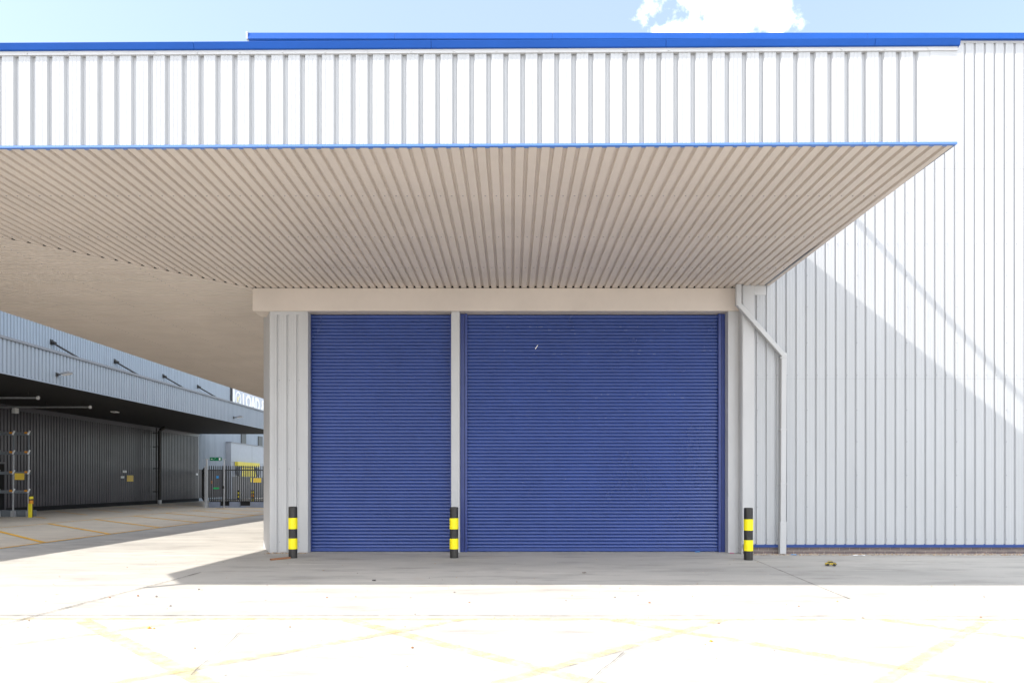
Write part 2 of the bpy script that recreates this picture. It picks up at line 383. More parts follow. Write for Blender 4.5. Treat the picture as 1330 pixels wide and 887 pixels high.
# lintel, piers, mullion
mb = MB(); mb.box(-5.857, 5.124, 15.85, 16.45, 5.46, SZ - 0.004); mb.build('lintel', M['soffit'], wh, 0.006)
mb = MB()
px0, px1, py = -5.485, -4.62, 15.90
clad_wall(mb, (px0, py), (px1, py), 0.02, 5.40, groove=0.062, depth=0.032, start=0.075)
mb.box(px0 + 0.002, px1 - 0.003, py - 0.003, py + 0.03, 5.38, 5.459)                     # head flashing
mb.add([(px1, py, 0.0), (px1, 16.5, 0.0), (px1, 16.5, 5.46), (px1, py, 5.46)], [(0, 1, 2, 3)])
mb.add([(px0, py, 0.0), (-6.05, 17.1, 0.0), (-6.05, 17.1, 5.97), (px0, py, 5.97)], [(0, 1, 2, 3)])
mb.box(px0 + 0.01, px1 - 0.01, py + 0.035, 16.5, 0, 5.455)
mb.box(px1 - 0.09, px1 - 0.002, py - 0.004, py + 0.02, 0.01, 5.375)                       # corner flashing
mb.box(px0 + 0.001, px0 + 0.10, py - 0.004, py + 0.02, 0.01, 5.375)
screws(mb, (px0, py), (px1, py), [0.25, 1.9, 3.9], 0.222, 0.075, 1)
mb.build('pier', [M['trim'], M['screw']], wh)
mb = MB(); mb.box(-1.377, -1.187, 15.9, 16.6, 0.0, 5.459); mb.build('mullion', M['trim'], wh, 0.006)
mb = MB()
mb.box(4.885, 5.125, 15.87, 16.6, 0.0, 5.459)
mb.box(5.126, 5.148, 15.66, 16.3, 0.0, SZ)
mb.build('door_jamb', M['trim'], wh, 0.006)
mb = MB()
mb.box(5.145, 5.40, WY - 0.006, WY + 0.02, 0.225, SZ - 0.01)
mb.box(5.401, 5.66, WY - 0.007, WY + 0.02, 5.765, SZ - 0.01)
mb.build('corner_flashing', M['trim'], wh, 0.003)
mb = MB(); mb.box(-5.4, 5.15, 16.6, 16.8, 0, 6.5); mb.build('inner_wall', M['dark'], wh)

# roller doors
def roller(label, x0, x1, gl, gr, plate):
    d = MB()
    zt, zb = 5.44, 0.085
    n = 69; p = (zt - zb) / n
    prof = []; rj = random.Random(int(x0 * 50))
    for i in range(n):
        z = zb + i * p; dy_ = rj.uniform(-0.0018, 0.0018)
        for t, o in ((0.0, -0.02), (0.14, -0.02), (0.145, 0.004), (0.23, 0.014), (0.31, 0.019), (0.42, 0.021), (0.62, 0.018), (0.82, 0.010), (0.995, -0.004)):
            prof.append((z + t * p, o + dy_))
    prof.append((zt, 0))
    a, b = x0 + gl, x1 - gr; Y = 16.155
    vs = []
    for z, o in prof: vs += [(a, Y - o, z), (b, Y - o, z)]
    d.add(vs, [(2 * i, 2 * i + 1, 2 * i + 3, 2 * i + 2) for i in range(len(prof) - 1)], 0, True)
    rs = random.Random(int(x1 * 10))
    if plate:
        for zz_, xx_, nn in ((5.02, 1.3, 14), (4.62, 2.6, 12), (3.55, 2.4, 11), (3.0, 1.2, 5), (1.6, 2.0, 3)):
            for _ in range(nn):
                k = round((zz_ + rs.choice((0, 0, p, -p)) - zb) / p); z = zb + k * p + 0.42 * p; xx = min(b - 0.2, max(a + 0.2, rs.gauss(xx_, 1.1))); l = rs.uniform(0.02, 0.09)
                d.box(xx, xx + l, Y - 0.0225, Y - 0.019, z, z + rs.uniform(0.004, 0.008), 1)
        d.add([(0.525, Y - 0.024, 4.655), (0.545, Y - 0.024, 4.655), (0.60, Y - 0.024, 4.745), (0.585, Y - 0.024, 4.745)], [(0, 1, 2, 3)], 2)
    door = d.build('roller_door', [M['door'], M['scuff'], M['signwhite']], wh); tag(door, label)
    m2 = MB(); m2.box(a, b, Y - 0.022, Y + 0.02, 0.012, zb + 0.004); m2.build('bottom_bar', M['door'], door, 0.004)
    for s, g, x in ((1, gl, x0), (-1, gr, x1)):
        m3 = MB()
        if g > 0.08:
            if s > 0: m3.box(x, x + g * 0.62, Y - 0.06, Y + 0.06, 0.0, 5.452); m3.box(x + g * 0.70, x + g, Y - 0.085, Y + 0.06, 0.0, 5.452); m3.box(x + g * 0.62, x + g * 0.7, Y - 0.03, Y + .06, 0, 5.45)
            else: m3.box(x - g * 0.5, x, Y - 0.06, Y + 0.06, 0.0, 5.452); m3.box(x - g, x - g * 0.58, Y - 0.085, Y + 0.06, 0.0, 5.452); m3.box(x - g * 0.58, x - g * 0.5, Y - .03, Y + .06, 0, 5.45)
        else: m3.box(min(x, x + s * g), max(x, x + s * g), Y - 0.05, Y + 0.06, 0.0, 5.452)
        m3.build('guide_rail', M['doorframe'], door, 0.003)
    m4 = MB(); m4.box(x0, x1, Y + 0.03, Y + 0.1, 0, 5.455); m4.build('door_backing', M['dark'], door)
    return door
roller('narrow blue roller shutter', -4.618, -1.38, 0.012, 0.04, False)
dr = roller('wide blue roller shutter', -1.186, 4.883, 0.16, 0.155, True)
# canopy
can = MB()
clad_wall(can, (XL0, yF(XL0)), (5.44, yF(5.44)), SZ + 0.028, 7.195, pitch=0.222, groove=0.074, depth=0.042, slope=0.020, start=0.10)
can.box(5.43, 5.776, yF(5.6) - 0.004, yF(5.6) + 0.03, SZ + 0.028, 7.195)
clad_wall(can, (XR, 9.13), (XRi, WY - 0.01), SZ + 0.02, 7.245)
fas = can.build('canopy', M['white'], wh); tag(fas, 'deep ribbed canopy wrapping the corner')
mb = MB()
def along(P, Q, off):   # offset outward (right of P->Q)
    P = Vector((*P, 0)); Q = Vector((*Q, 0)); d = (Q - P).normalized(); n = Vector((d.y, -d.x, 0)) * off
    return (P + n)[:2], (Q + n)[:2]
xs = [XL0, -9.4, -6.42, -3.2, -0.55, 2.6, 4.55, XR]
for a, b in zip(xs[:-1], xs[1:]):
    mb.beam((a, yF(a) + 0.02, SZ + 0.015), (b - 0.004, yF(b) + 0.02, SZ + 0.015), 0.07, 0.028)
mb.beam((XR - 0.02, 9.18, SZ + 0.018), (XRi - 0.02, WY - 0.02, SZ + 0.018), 0.035, 0.03, 1)
mb.build('edge_strip', [M['edge'], M['gutter']], fas)
mb = MB(); mb.beam((XL0, yF(XL0) + 0.01, 7.220), (XR, yF(XR) + 0.01, 7.220), 0.05, 0.052)
for i in range(26):
    x = -8.6 + i * 0.56; mb.tube((x, yF(x) - 0.013, 7.216), (x, yF(x) - 0.024, 7.216), 0.010, 8)
mb.build('head_trim', M['trim'], fas)
mb = MB()
xs = [XL0 - 0.03, -10.2, -7.2, -4.15, -1.05, 2.0, 4.7, XR + 0.02]
for a, b in zip(xs[:-1], xs[1:]): cap_bar(mb, (a, yF(a)), (b - 0.003, yF(b)), 7.248, 0.082, 0.062, 0.35, lean=0.022)
cap_bar(mb, (XR, 9.13), (XRi, WY), 7.248, 0.082, 0.03, 0.2)
for a, b in zip(LEFT[:-1], LEFT[1:]): cap_bar(mb, a, b, 7.248, 0.082, 0.05, 0.2)
mb.build('canopy_cap', M['blue'], fas, 0.004)
mb = MB()     # roof deck over both arms
mb.prism([(XL0 + 0.03, yF(XL0) + 0.06), (XR - 0.06, yF(XR) + 0.06), (XRi - 0.05, WY - 0.01), (XRi - 0.05, 15.86), (-6.06, 15.86), (-6.06, 60), (-12.95, 60), (-13.0, 17.5), (-13.25, 10.51)], 7.20, 7.247)
mb.build('canopy_deck', M['roofgrey'], fas)
mb = MB()
for a, b in zip(LEFT[:-1], LEFT[1:]): clad_wall(mb, a, b, SZ + 0.036, 7.195); mb.beam((*a, SZ + 0.024), (*b, SZ + 0.024), 0.04, 0.03, 1)
mb.build('side_fascia', [M['white'], M['gutter']], fas)
# soffit of the front arm: ribs run away from the camera
VX, VY = -5.87, 15.86
mb = MB()
P = 0.1705; g = 0.062; dp = 0.042; sl = 0.014
x = -13.25; prof = []
while x + P < XR - 0.03:
    prof += [(x, 0), (x + P - g, 0), (x + P - g + sl, dp), (x + P - sl, dp)]; x += P
prof.append((x, 0)); prof.append((XR - 0.03, 0))
vs = []
for x, o in prof:
    ye = 15.856 if x > VX + 0.02 else VY - (VX - x) + 0.004
    if x > 5.05: ye = WY + 0.03
    ys = yF(x) + 0.03 if x > XL0 else max(yF(x), 9.2754 + (XL0 - x) * 1.531) + 0.03
    ye = max(ye, ys + 0.02)
    vs += [(x, ys, SZ + o), (x, ye, SZ + o)]
mb.add(vs, [(2 * i, 2 * i + 2, 2 * i + 3, 2 * i + 1) for i in range(len(prof) - 1)])
rr = random.Random(5)
for yy in (10.75, 12.55, 14.35):
    for i in range(2, 112):
        x = -13.25 + P * i + 0.052
        if x > XR - 0.1 or (x < VX and yy > VY - (VX - x)) or x < XL0: continue
        mb.tube((x, yy, SZ), (x, yy, SZ - 0.008), 0.010, 6, 1)
mb.build('front_soffit', [M['soffit'], M['screw']], fas)
# soffit of the side arm: ribs run across
mb = MB(); z0 = SZ - 0.022
y = yF(XL) + 0.1; prof = []
while y + P < 60:
    prof += [(y, 0), (y + P - g, 0), (y + P - g + sl, dp), (y + P - sl, dp)]; y += P
vs = []
for y, o in prof:
    xr = VX + 0.02 if y > VY else max(VX - (VY - y), XE(y) + 0.03)
    if y > 16.5: xr = -6.02
    vs += [(XE(y) + 0.02, y, z0 + o), (xr, y, z0 + o)]
mb.add(vs, [(2 * i, 2 * i + 2, 2 * i + 3, 2 * i + 1) for i in range(len(prof) - 1)])
for xx in (-11.2, -9.4, -7.6):
    y = yF(XL) + 0.1 + 0.052
    while y < 45:
        if xx < VX - (VY - y) - 0.1 and rr.random() < 0.75: mb.tube((xx, y, z0), (xx, y, z0 - 0.008), 0.010, 6, 1)
        y += P
mb.build('side_soffit', [M['soffit'], M['screw']], fas)
mb = MB()     # valley trim between the two arms
d = Vector((-1, -1, 0)).normalized(); n = Vector((-1, 1, 0)).normalized()
a = Vector((VX, VY, 0)); b = Vector((XL + 0.06, VY - (VX - XL) + 0.06, 0))
mb.add([(a.x, a.y, z0 - 0.003), (b.x, b.y, z0 - 0.003), (b.x + n.x * .1, b.y + n.y * .1, z0 - 0.003), (a.x + n.x * .1, a.y + n.y * .1, z0 - 0.003), (a.x, a.y, SZ - 0.002), (b.x, b.y, SZ - 0.002)],
       [(0, 1, 2, 3), (0, 4, 5, 1)])
mb.build('valley_trim', M['soffit'], fas)
mb = MB(); o_ = n * 0.012; q_ = n * 0.05     # black strips added as painted shade inside the open rib ends
mb.box(-5.85, 5.12, 15.860, 15.90, SZ - 0.003, SZ + 0.05)
a2 = [a + o_, b + o_, b + q_, a + q_]
mb.add([(p_.x, p_.y, z_) for z_ in (SZ - 0.02, SZ + 0.05) for p_ in a2], [(0, 1, 2, 3), (4, 5, 6, 7), (0, 1, 5, 4), (2, 3, 7, 6), (1, 2, 6, 5), (0, 3, 7, 4)])
mb.build('rib_end_shade', M['dark'], fas)
# tie rod from the high wall down to the canopy roof (its shadow crosses the wall)
mb = MB(); mb.tube((5.4, WY - 0.005, 9.855), (5.4, 13.25, 7.30), 0.052, 14); mb.box(5.3, 5.5, WY - 0.03, WY, 9.7, 10.0); mb.build('tie_rod', M['white'], wh)

# downpipe
mb = MB()
Y = WY - 0.075
mb.beam((5.02, Y, SZ - 0.003), (5.02, Y, 5.50), 0.115, 0.10, 0, (0, 1, 0))
mb.beam((4.985, Y - 0.002, 5.575), (6.05, Y - 0.002, 4.365), 0.10, 0.105, 0, (0, 1, 0))
mb.beam((6.02, Y, 4.46), (6.0, Y, 0.66), 0.118, 0.10, 0, (0, 1, 0))
mb.beam((6.0, Y - 0.004, 0.70), (5.99, Y - 0.006, 0.012), 0.142, 0.118, 0, (0, 1, 0))
dpipe = mb.build('downpipe', M['trim'], wh, 0.012)
for z in (0.70, 1.55, 2.75, 4.34):
    m2 = MB(); m2.box(5.93, 6.09, Y - 0.056, WY - 0.002, z, z + 0.022); m2.build('pipe_bracket', M['trim'], dpipe, 0.003)

# ------------------------------------------------------------------ striped bollards
def bollard(label, x, y, h, r, group):
    t = thing('bollard', label, 'bollard', (x, y, 0), 0, group)
    m = MB(); seg = 28
    zz = [0.0, h - 0.012, h]; rr_ = [r, r, r - 0.012]
    for i in range(2): m.tube((0, 0, zz[i]), (0, 0, zz[i + 1]), rr_[i], seg, 0, rr_[i + 1], caps=(i == 1))
    m.build('post', M['black'], t, local=True)
    for a, b in ((0.195, 0.415), (0.62, 0.85)):
        m = MB(); a *= h / 1.09; b *= h / 1.09
        m.tube((0, 0, a), (0, 0, b), r + 0.004, seg, caps=False)
        m.tube((0, 0, a), (0, 0, a - 0.003), r + 0.004, seg, 0, r); m.tube((0, 0, b), (0, 0, b + 0.003), r + 0.004, seg, 0, r)
        m.build('yellow_band', M['yellow'], t, local=True)
    return t
G = 'striped bollards guarding the roller doors'
bollard('black and yellow bollard in front of the ribbed pier left of the narrow shutter', -4.63, 14.84, 1.085, 0.090, G)
bollard('black and yellow bollard in front of the mullion between the two blue shutters', -1.226, 14.86, 1.075, 0.090, G)
bollard('black and yellow bollard beside the jamb between the wide shutter and the downpipe', 4.868, 14.46, 1.075, 0.090, G)

# ------------------------------------------------------------------ neighbouring warehouse
NX = -26.5; CX = -19.0; NE = 59.4
nb = thing('warehouse', 'dark ribbed warehouse across the yard with a black canopy held by rods', 'warehouse', (NX, 30, 0))
mb = MB()
clad_wall(mb, (NX, 0), (NX, NE), 5.9, 11.7, pitch=0.25, groove=0.10, depth=0.055, slope=0.02)
clad_wall(mb, (NX, NE), (NX, 120), 2.7, 11.7, pitch=0.25, groove=0.10, depth=0.055, slope=0.02)
mb.box(NX - 0.5, NX - 0.06, 0, 120, 0, 11.7)
clad_wall(mb, (CX, 1), (CX, NE), 5.68, 6.98, pitch=0.222, groove=0.09, depth=0.055, slope=0.02, mi=0)
mb.build('upper_cladding', M['gsteel'], nb)
mb = MB(); clad_wall(mb, (NX, NE), (NX, 65.0), 0.25, 2.69, pitch=0.25, groove=0.10, depth=0.055, slope=0.02); clad_wall(mb, (NX, 0), (NX, NE), 0.25, 5.9, pitch=0.25, groove=0.10, depth=0.055, slope=0.02); mb.box(NX - .02, NX + 0.02, 0, NE, 0.0, 0.25, 1); mb.build('lower_cladding', [M['dsteel'], M['dark']], nb)
mb = MB(); mb.box(NX - 14, NX - 0.06, 0, 120, 11.3, 11.5); mb.build('roof', M['roofgrey'], nb)
mb = MB(); mb.box(NX + 0.04, CX - 0.05, 1.0, NE, 5.66, 6.9); nca = mb.build('canopy', M['dsoffit'], nb)
mb = MB(); mb.box(CX - 0.12, CX + 0.06, 1.0, NE, 6.96, 7.06); mb.box(CX - 0.04, CX + 0.012, 1.0, NE + .02, 5.645, 5.69, 1); mb.build('gutter', [M['gutter'], M['gsteel']], nca)
mb = MB(); mb.box(NX + 0.02, NX + 0.06, 1, NE, 5.42, 5.66); mb.build('wall_flashing', M['dsteel'], nb)
for y in (27.4, 33.9, 40.4, 46.85, 53.35, 59.2):
    mb = MB(); mb.tube((NX + 0.05, y, 9.62), (NX + 4.7, y, 6.92), 0.055, 10)
    mb.tube((NX, y, 9.66), (NX + 0.24, y, 9.56), 0.10, 10); mb.box(NX, NX + 0.03, y - 0.13, y + 0.13, 9.5, 9.8)
    mb.build('tie_rod', M['black'], nb)
# black downpipe standing off the wall
mb = MB()
mb.tube((-25.75, 51.3, 0.3), (-25.75, 51.3, 5.35), 0.12, 12); mb.tube((-25.75, 51.3, 5.35), (-25.45, 51.5, 5.62), 0.12, 12)
mb.tube((-26.2, 51.75, 0.1), (-26.2, 51.75, 5.6), 0.05, 10)
for z in (0.9, 2.6, 4.2, 5.2): mb.beam((-26.45, 51.75, z), (-25.75, 51.3, z), 0.05, 0.06)
mb.tube((-25.75, 51.3, 0.0), (-25.75, 51.3, 0.3), 0.135, 12, 1)
mb.build('downpipe', [M['black'], M['galv']], nb)
# projecting pale panels beyond the canopy, windows above
mb = MB()
ann = MB(); ann.box(NX + 0.02, NX + 0.5, 65.0, 110, 0.0, 5.25)
for z in (1.7, 3.45): ann.box(NX + 0.5, NX + 0.508, 65.0, 110, z, z + 0.03, 1)
for y in (70.2, 75.4): ann.box(NX + 0.5, NX + 0.507, y, y + 0.04, 0, 5.25, 1)
ann.box(NX + 0.02, NX + 0.56, 64.95, 110, 5.25, 5.33, 1)
ann.box(NX + 0.5, NX + 0.512, 65.2, 110, 0.02, 2.10, 2)
ann.build('panel_bay', [M['panel'], M['gutter'], M['dsteel']], nb)
for y in (68.6, 73.2):
    mb = MB(); mb.box(NX + 0.01, NX + 0.05, y, y + 1.3, 5.34, 6.4); wdw = mb.build('window', M['black'], nb)
    mb = MB(); mb.box(NX + 0.05, NX + 0.062, y + 0.06, y + 1.24, 5.39, 6.34); mb.build('pane', M['glass'], wdw)
mb = MB(); mb.box(NX + 0.005, NX + 0.05, 34.6, 36.55, 0.0, 2.55); dd = mb.build('door', M['dark'], nb)
mb = MB(); mb.box(NX + 0.01, NX + 0.08, 36.55, 36.68, 0.0, 2.65); mb.box(NX + 0.01, NX + 0.08, 34.5, 36.55, 2.55, 2.65); mb.build('door_frame', M['dsteel'], dd)
mb = MB(); mb.box(-23.0, -22.7, 40.2, 40.6, 5.60, 5.66); mb.build('soffit_light', M['signwhite'], nb)

# sign board LOAD &
sb = thing('sign_board', 'white sign board with raised letters reading LOAD high on the far wall', 'sign', (NX + 0.05, 66.3, 7.2))
mb = MB(); mb.box(0, 0.08, 0, 16, 0, 3.6); mb.build('board', M['signpale'], sb, local=True)
mb = MB(); mb.box(0.0, 0.10, -0.30, -0.02, 0, 3.6); mb.build('dark_edge', M['black'], sb, local=True)
mb = MB(); mb.box(0.08, 0.095, 0.0, 0.42, 0, 3.6); mb.build('white_edge', M['signwhite'], sb, local=True)
def text_mesh(body, size, ext, name, m, parent, loc, rot, bold=0.0, xs=1.0):
    c = bpy.data.curves.new(name, 'FONT'); c.body = body; c.size = size; c.extrude = ext; c.offset = bold
    o = bpy.data.objects.new(name + '_tmp', c); COL.objects.link(o)
    bpy.context.view_layer.update()
    dg = bpy.context.evaluated_depsgraph_get(); me = bpy.data.meshes.new_from_object(o.evaluated_get(dg))
    bpy.data.objects.remove(o); me.materials.clear(); me.materials.append(m)
    o = bpy.data.objects.new(name, me); COL.objects.link(o); o.parent = parent; o.location = loc; o.rotation_euler = rot; o.scale = (xs, 1, 1)
    return o
# board faces +x; reading direction is +y
rotx = (R(90), 0, R(90))
text_mesh('LOAD &', 1.80, 0.02, 'letters', M['signwhite'], sb, (0.105, 2.35, 1.78), rotx, 0.06, 0.95)
mb = MB(); seg = 40
for i in range(seg):
    a0 = 2 * math.pi * i / seg; a1 = 2 * math.pi * (i + 1) / seg
    q = [(0.105, 1.32 + 0.66 * math.cos(a) * k, 2.44 + 0.66 * math.sin(a) * k) for k in (1.0, 0.80) for a in (a0, a1)]
    q2 = [(0.08, y_, z_) for _, y_, z_ in q]
    mb.add(q + q2, [(0, 1, 3, 2), (0, 4, 5, 1), (2, 3, 7, 6)])
mb.beam((0.10, 1.62, 2.76), (0.10, 1.06, 2.2), 0.04, 0.13, 1, (1, 0, 0)); mb.beam((0.10, 1.0, 2.14), (0.10, 1.5, 2.14), 0.04, 0.13, 1, (1, 0, 0)); mb.beam((0.10, 1.06, 2.14), (0.10, 1.06, 2.6), 0.04, 0.13, 1, (1, 0, 0))
mb.build('emblem', [M['signwhite'], mat('emblem_yellow', (0.86, 0.8, 0.5), 0.5)], sb, local=True)

# floodlights on the neighbour's fascia
def flood(label, y, z):
    t = thing('floodlight', label, 'floodlight', (CX + 0.0, y, z), 0, 'floodlights on the neighbouring canopy fascia')
    m = MB(); m.box(0, 0.04, -0.07, 0.07, -0.08, 0.08); m.tube((0.02, 0, 0), (0.28, 0, 0.02), 0.03, 8); m.build('arm', M['black'], t, local=True)
    m = MB(); m.beam((0.24, 0, 0.02), (0.62, 0, 0.10), 0.30, 0.09); m.build('lamp_head', M['gutter'], t, 0.02, local=True)
    m = MB(); m.beam((0.27, 0, -0.03), (0.60, 0, 0.04), 0.24, 0.012); m.build('lens', M['signwhite'], t, local=True)
flood('nearer floodlight sticking out of the grey fascia below the first tie rod', 29.3, 6.08)
flood('farther floodlight on the grey fascia below the white LOAD sign', 47.9, 6.0)
# overhead rails under the soffit
def rail(label, y):
    t = thing('overhead_rail', label, 'rail', (-21.3, y, 5.38), 0, 'overhead rails under the black canopy')
    m = MB(); m.tube((-5.1, 0, 0), (0, 0, 0), 0.042, 10); m.build('tube', M['galv'], t, local=True)
    m = MB(); m.tube((0, 0, 0), (0.07, 0, 0), 0.085, 12); m.build('end_cap', M['signwhite'], t, local=True)
    for x in (-4.2, -2.2, -0.4): MB().tube((x, 0, 0.03), (x, 0, 0.28), 0.015, 8).build('hanger', M['black'], t, local=True)
rail('shorter-looking upper pipe rail with white end under the black canopy', 31.5)
rail('longer-looking lower pipe rail with white end under the black canopy', 35.4)
# speaker box
t = thing('wall_box', 'small white box high on the charcoal wall under the black canopy', 'box', (NX + 0.02, 37.3, 5.25))
m = MB(); m.box(0, 0.18, -0.16, 0.16, 0, 0.28); m.build('casing', M['signwhite'], t, 0.02, local=True)
m = MB(); m.box(-0.03, 0.0, -0.05, 0.05, 0.05, 0.2); m.build('bracket', M['black'], t, local=True)
# wall signs
def wall_sign(name, label, y, z, wd, h, m_, group=None):
    t = MB(); t.box(NX + 0.004, NX + 0.03, y - wd / 2, y + wd / 2, z - h / 2, z + h / 2)
    o = t.build(name, m_); 
    c = Vector((NX + 0.004, y, z)); o.data.transform(Matrix.Translation(-c)); o.location = c
    return tag(o, label, 'sign', group)
wall_sign('wall_sign', 'yellow rectangular sign on the charcoal wall left of the black downpipe', 48.7, 1.86, 0.78, 0.42, M['signyel'])
wall_sign('wall_sign', 'upper of two small white signs beside the yellow sign on the charcoal wall', 48.0, 2.32, 0.46, 0.15, M['signwhite'])
wall_sign('wall_sign', 'lower of two small white signs beside the yellow sign on the charcoal wall', 47.75, 1.94, 0.40, 0.15, M['signwhite'])
wall_sign('wall_sign', 'tiny white sign near the end of the charcoal wall beside the fence', 59.0, 2.26, 0.34, 0.15, M['signwhite'])

# steel rack by the doorway
rk = thing('storage_rack', 'grey steel rack of four beams with orange clips by the dark doorway', 'rack', (-22.6, 32.4, 0))
for z in (1.17, 2.03, 2.95, 3.84):
    m = MB(); m.box(-3.5, 0.34, -0.04, 0.04, z - 0.08, z + 0.06); bmn = m.build('beam', M['rackgrey'], rk, local=True)
    for x in (-1.1, -0.40, 0.30):
        m = MB(); m.box(x - 0.16, x - 0.03, -0.055, -0.04, z - 0.01, z + 0.075); m.build('clip', M['orange'], bmn, local=True)
        m = MB(); m.beam((x + 0.0, -0.06, z - 0.06), (x + 0.09, -0.06, z + 0.12), 0.05, 0.05, 0, (0, 1, 0)); m.build('end_hook', M['signwhite'], bmn, local=True)
for x in (-1.1, -0.40, 0.30):
    m = MB(); m.beam((x - 0.02, 0, 0.2), (x, 0, 2.85), 0.05, 0.05, 0, (0, 1, 0)); m.beam((x, 0, 2.85), (x, 0, 3.9), 0.05, 0.05, 1, (0, 1, 0)); m.box(x - 0.09, x + 0.07, -0.08, 0.08, 0, 0.28); m.build('upright', [M['galv'], M['rackgrey']], rk, local=True)
m = MB(); m.box(-3.5, 0.26, 0.15, 0.6, 0.0, 0.30); m.build('plinth', M['rackgrey'], rk, local=True)
t = MB(); t.box(-0.22, 0.22, -0.012, 0, -0.15, 0.15); o = t.build('rack_sign', M['signyel']); o.location = (-22.68, 32.34, 1.86); tag(o, 'yellow rectangular sign hung between the beams of the steel rack', 'sign')
# bollards with yellow guards
def guard_bollard(label, x, y, h, lower, group):
    t = thing('bollard', label, 'bollard', (x, y, 0), 0, group)
    m = MB(); m.tube((0, 0, 0), (0, 0, h), 0.085, 16); m.build('post', M['black'], t, local=True)
    for a, b, k in ((0.60, 0.76, 'orange'), (0.82, 0.93, 'byel')):
        m = MB(); m.tube((0, 0, a * h), (0, 0, b * h), 0.09, 16); m.build('band', M[k], t, local=True)
    m = MB(); m.box(-0.03, 0.13, -0.16, -0.10, 0.0, lower * h); m.build('guard', M['byel'], t, 0.01, local=True)
    return t
guard_bollard('striped bollard with a yellow guard at the foot of the steel rack', -21.85, 31.9, 1.02, 0.62, 'guarded bollards across the yard')
guard_bollard('striped bollard with a yellow guard behind the charcoal fence', -16.85, 45.6, 1.08, 0.50, 'guarded bollards across the yard')
t = thing('bollard', 'slim striped bollard on a pale post behind the charcoal fence', 'bollard', (-17.75, 45.6, 0))
m = MB(); m.tube((0, 0, 0), (0, 0, 0.5), 0.07, 12); m.build('post', M['signwhite'], t, local=True)
m = MB(); m.tube((0, 0, 0.5), (0, 0, 1.08), 0.085, 12); m.build('sleeve', M['black'], t, local=True)
for a in (0.6, 0.82):
    m = MB(); m.tube((0, 0, a), (0, 0, a + 0.13), 0.09, 12); m.build('yellow_band', M['byel'], t, local=True)

# palisade fence with gate frame
FY = 44.2; FX = -19.2
fe = thing('fence', 'charcoal palisade fence on low grey blocks beside the far warehouse', 'fence', (FX, FY, 0))
m = MB(); x = 0.12
while x < 10.5:
    m.box(x, x + 0.062, -0.012, 0.012, 0.40, 2.58); m.add([(x, -.012, 2.58), (x + .062, -.012, 2.58), (x + .031, -.012, 2.66), (x, .012, 2.58), (x + .062, .012, 2.58), (x + .031, .012, 2.66)], [(0, 1, 2), (3, 5, 4), (0, 2, 5, 3), (1, 4, 5, 2)]); x += 0.135
m.build('pales', M['fence'], fe, local=True)
for z in (0.50, 2.36):
    m = MB(); m.box(0.1, 10.5, 0.014, 0.07, z - 0.035, z + 0.035); m.build('rail', M['fence'], fe, local=True)
for x in (-0.12, 1.05, 3.9, 6.9, 9.9):
    m = MB(); m.box(x - 0.05, x + 0.05, 0.02, 0.12, 0.0, 2.62); m.build('post', M['galv'] if x == -0.12 else M['fence'], fe, local=True)
m = MB()
for a, b in ((0.15, 0.85), (1.45, 2.1), (2.75, 4.4), (5.0, 10.5)): m.box(a, b, -0.10, 0.16, 0.0, 0.36)
m.box(0.15, 10.5, 0.0, 0.1, 0.0, 0.12); m.box(0.15, 10.5, 0.05, 0.1, 0.05, 0.42, 1)
m.build('base_blocks', [M['kerb'], M['dark']], fe, local=True)
# return panel towards the far wall
m = MB(); a = Vector((-0.1, 0.05)); b = Vector((-6.9, 14.9)); n = 90
for i in range(n):
    p = a + (b - a) * (i + 0.5) / n; m.box(p.x - 0.015, p.x + 0.015, p.y - 0.03, p.y + 0.03, 0.25, 2.6)
m.beam((a.x, a.y, 0.5), (b.x, b.y, 0.5), 0.05, 0.07); m.beam((a.x, a.y, 2.36), (b.x, b.y, 2.36), 0.05, 0.07)
m.build('return_panel', M['fence'], fe, local=True)
gf = MB()
gf.box(-0.02, 0.06, -0.10, -0.02, 0, 3.03); gf.box(1.08, 1.14, -0.10, -0.02, 0, 3.03); gf.box(-0.12, 1.22, -0.08, -0.04, 3.03, 3.07)
gf.box(-0.10, 0.10, -0.14, 0.0, 0, 0.32)
gf.build('gate_frame', M['galv'], fe, local=True)
m = MB(); m.box(0.98, 1.12, -0.12, -0.03, 1.2, 1.36); m.build('gate_lock', M['black'], fe, local=True)
t = thing('exit_sign', 'dark green exit sign on the crossbar above the fence gate', 'sign', (FX + 0.6, FY - 0.09, 3.05))
m = MB(); m.box(-0.37, 0.37, -0.03, 0.0, -0.11, 0.11); m.build('plate', M['green'], t, local=True)
MB().box(0.20, 0.30, -0.034, -0.03, -0.07, 0.07).build('door_symbol', M['signwhite'], t, local=True)
MB().beam((-0.15, -0.032, -0.06), (0.0, -0.032, 0.06), 0.04, 0.004).build('figure', M['signwhite'], t, local=True)
MB().beam((-0.30, -0.032, 0), (-0.2, -0.032, 0), 0.004, 0.04).build('arrow', M['signwhite'], t, local=True)
def fence_sign(name, label, x, z, wd, h, m_):
    t = MB(); t.box(-wd / 2, wd / 2, -0.012, 0, -h / 2, h / 2); o = t.build(name, m_); o.location = (x, FY - 0.03, z); return tag(o, label, 'sign')
fence_sign('fence_sign', 'yellow rectangular sign fixed to the charcoal fence beside the ribbed pier', -16.02, 1.72, 0.50, 0.28, M['signyel'])
fence_sign('fence_sign', 'narrow green sign low on the fence gate', -18.6, 1.22, 0.36, 0.10, M['bgreen'])
fence_sign('fence_sign', 'small round blue sign on the fence gate above the green sign', -18.52, 1.92, 0.16, 0.16, M['litblue'])
fence_sign('fence_sign', 'small brown sign on the left side of the fence gate', -18.88, 1.60, 0.09, 0.2, M['wood'])

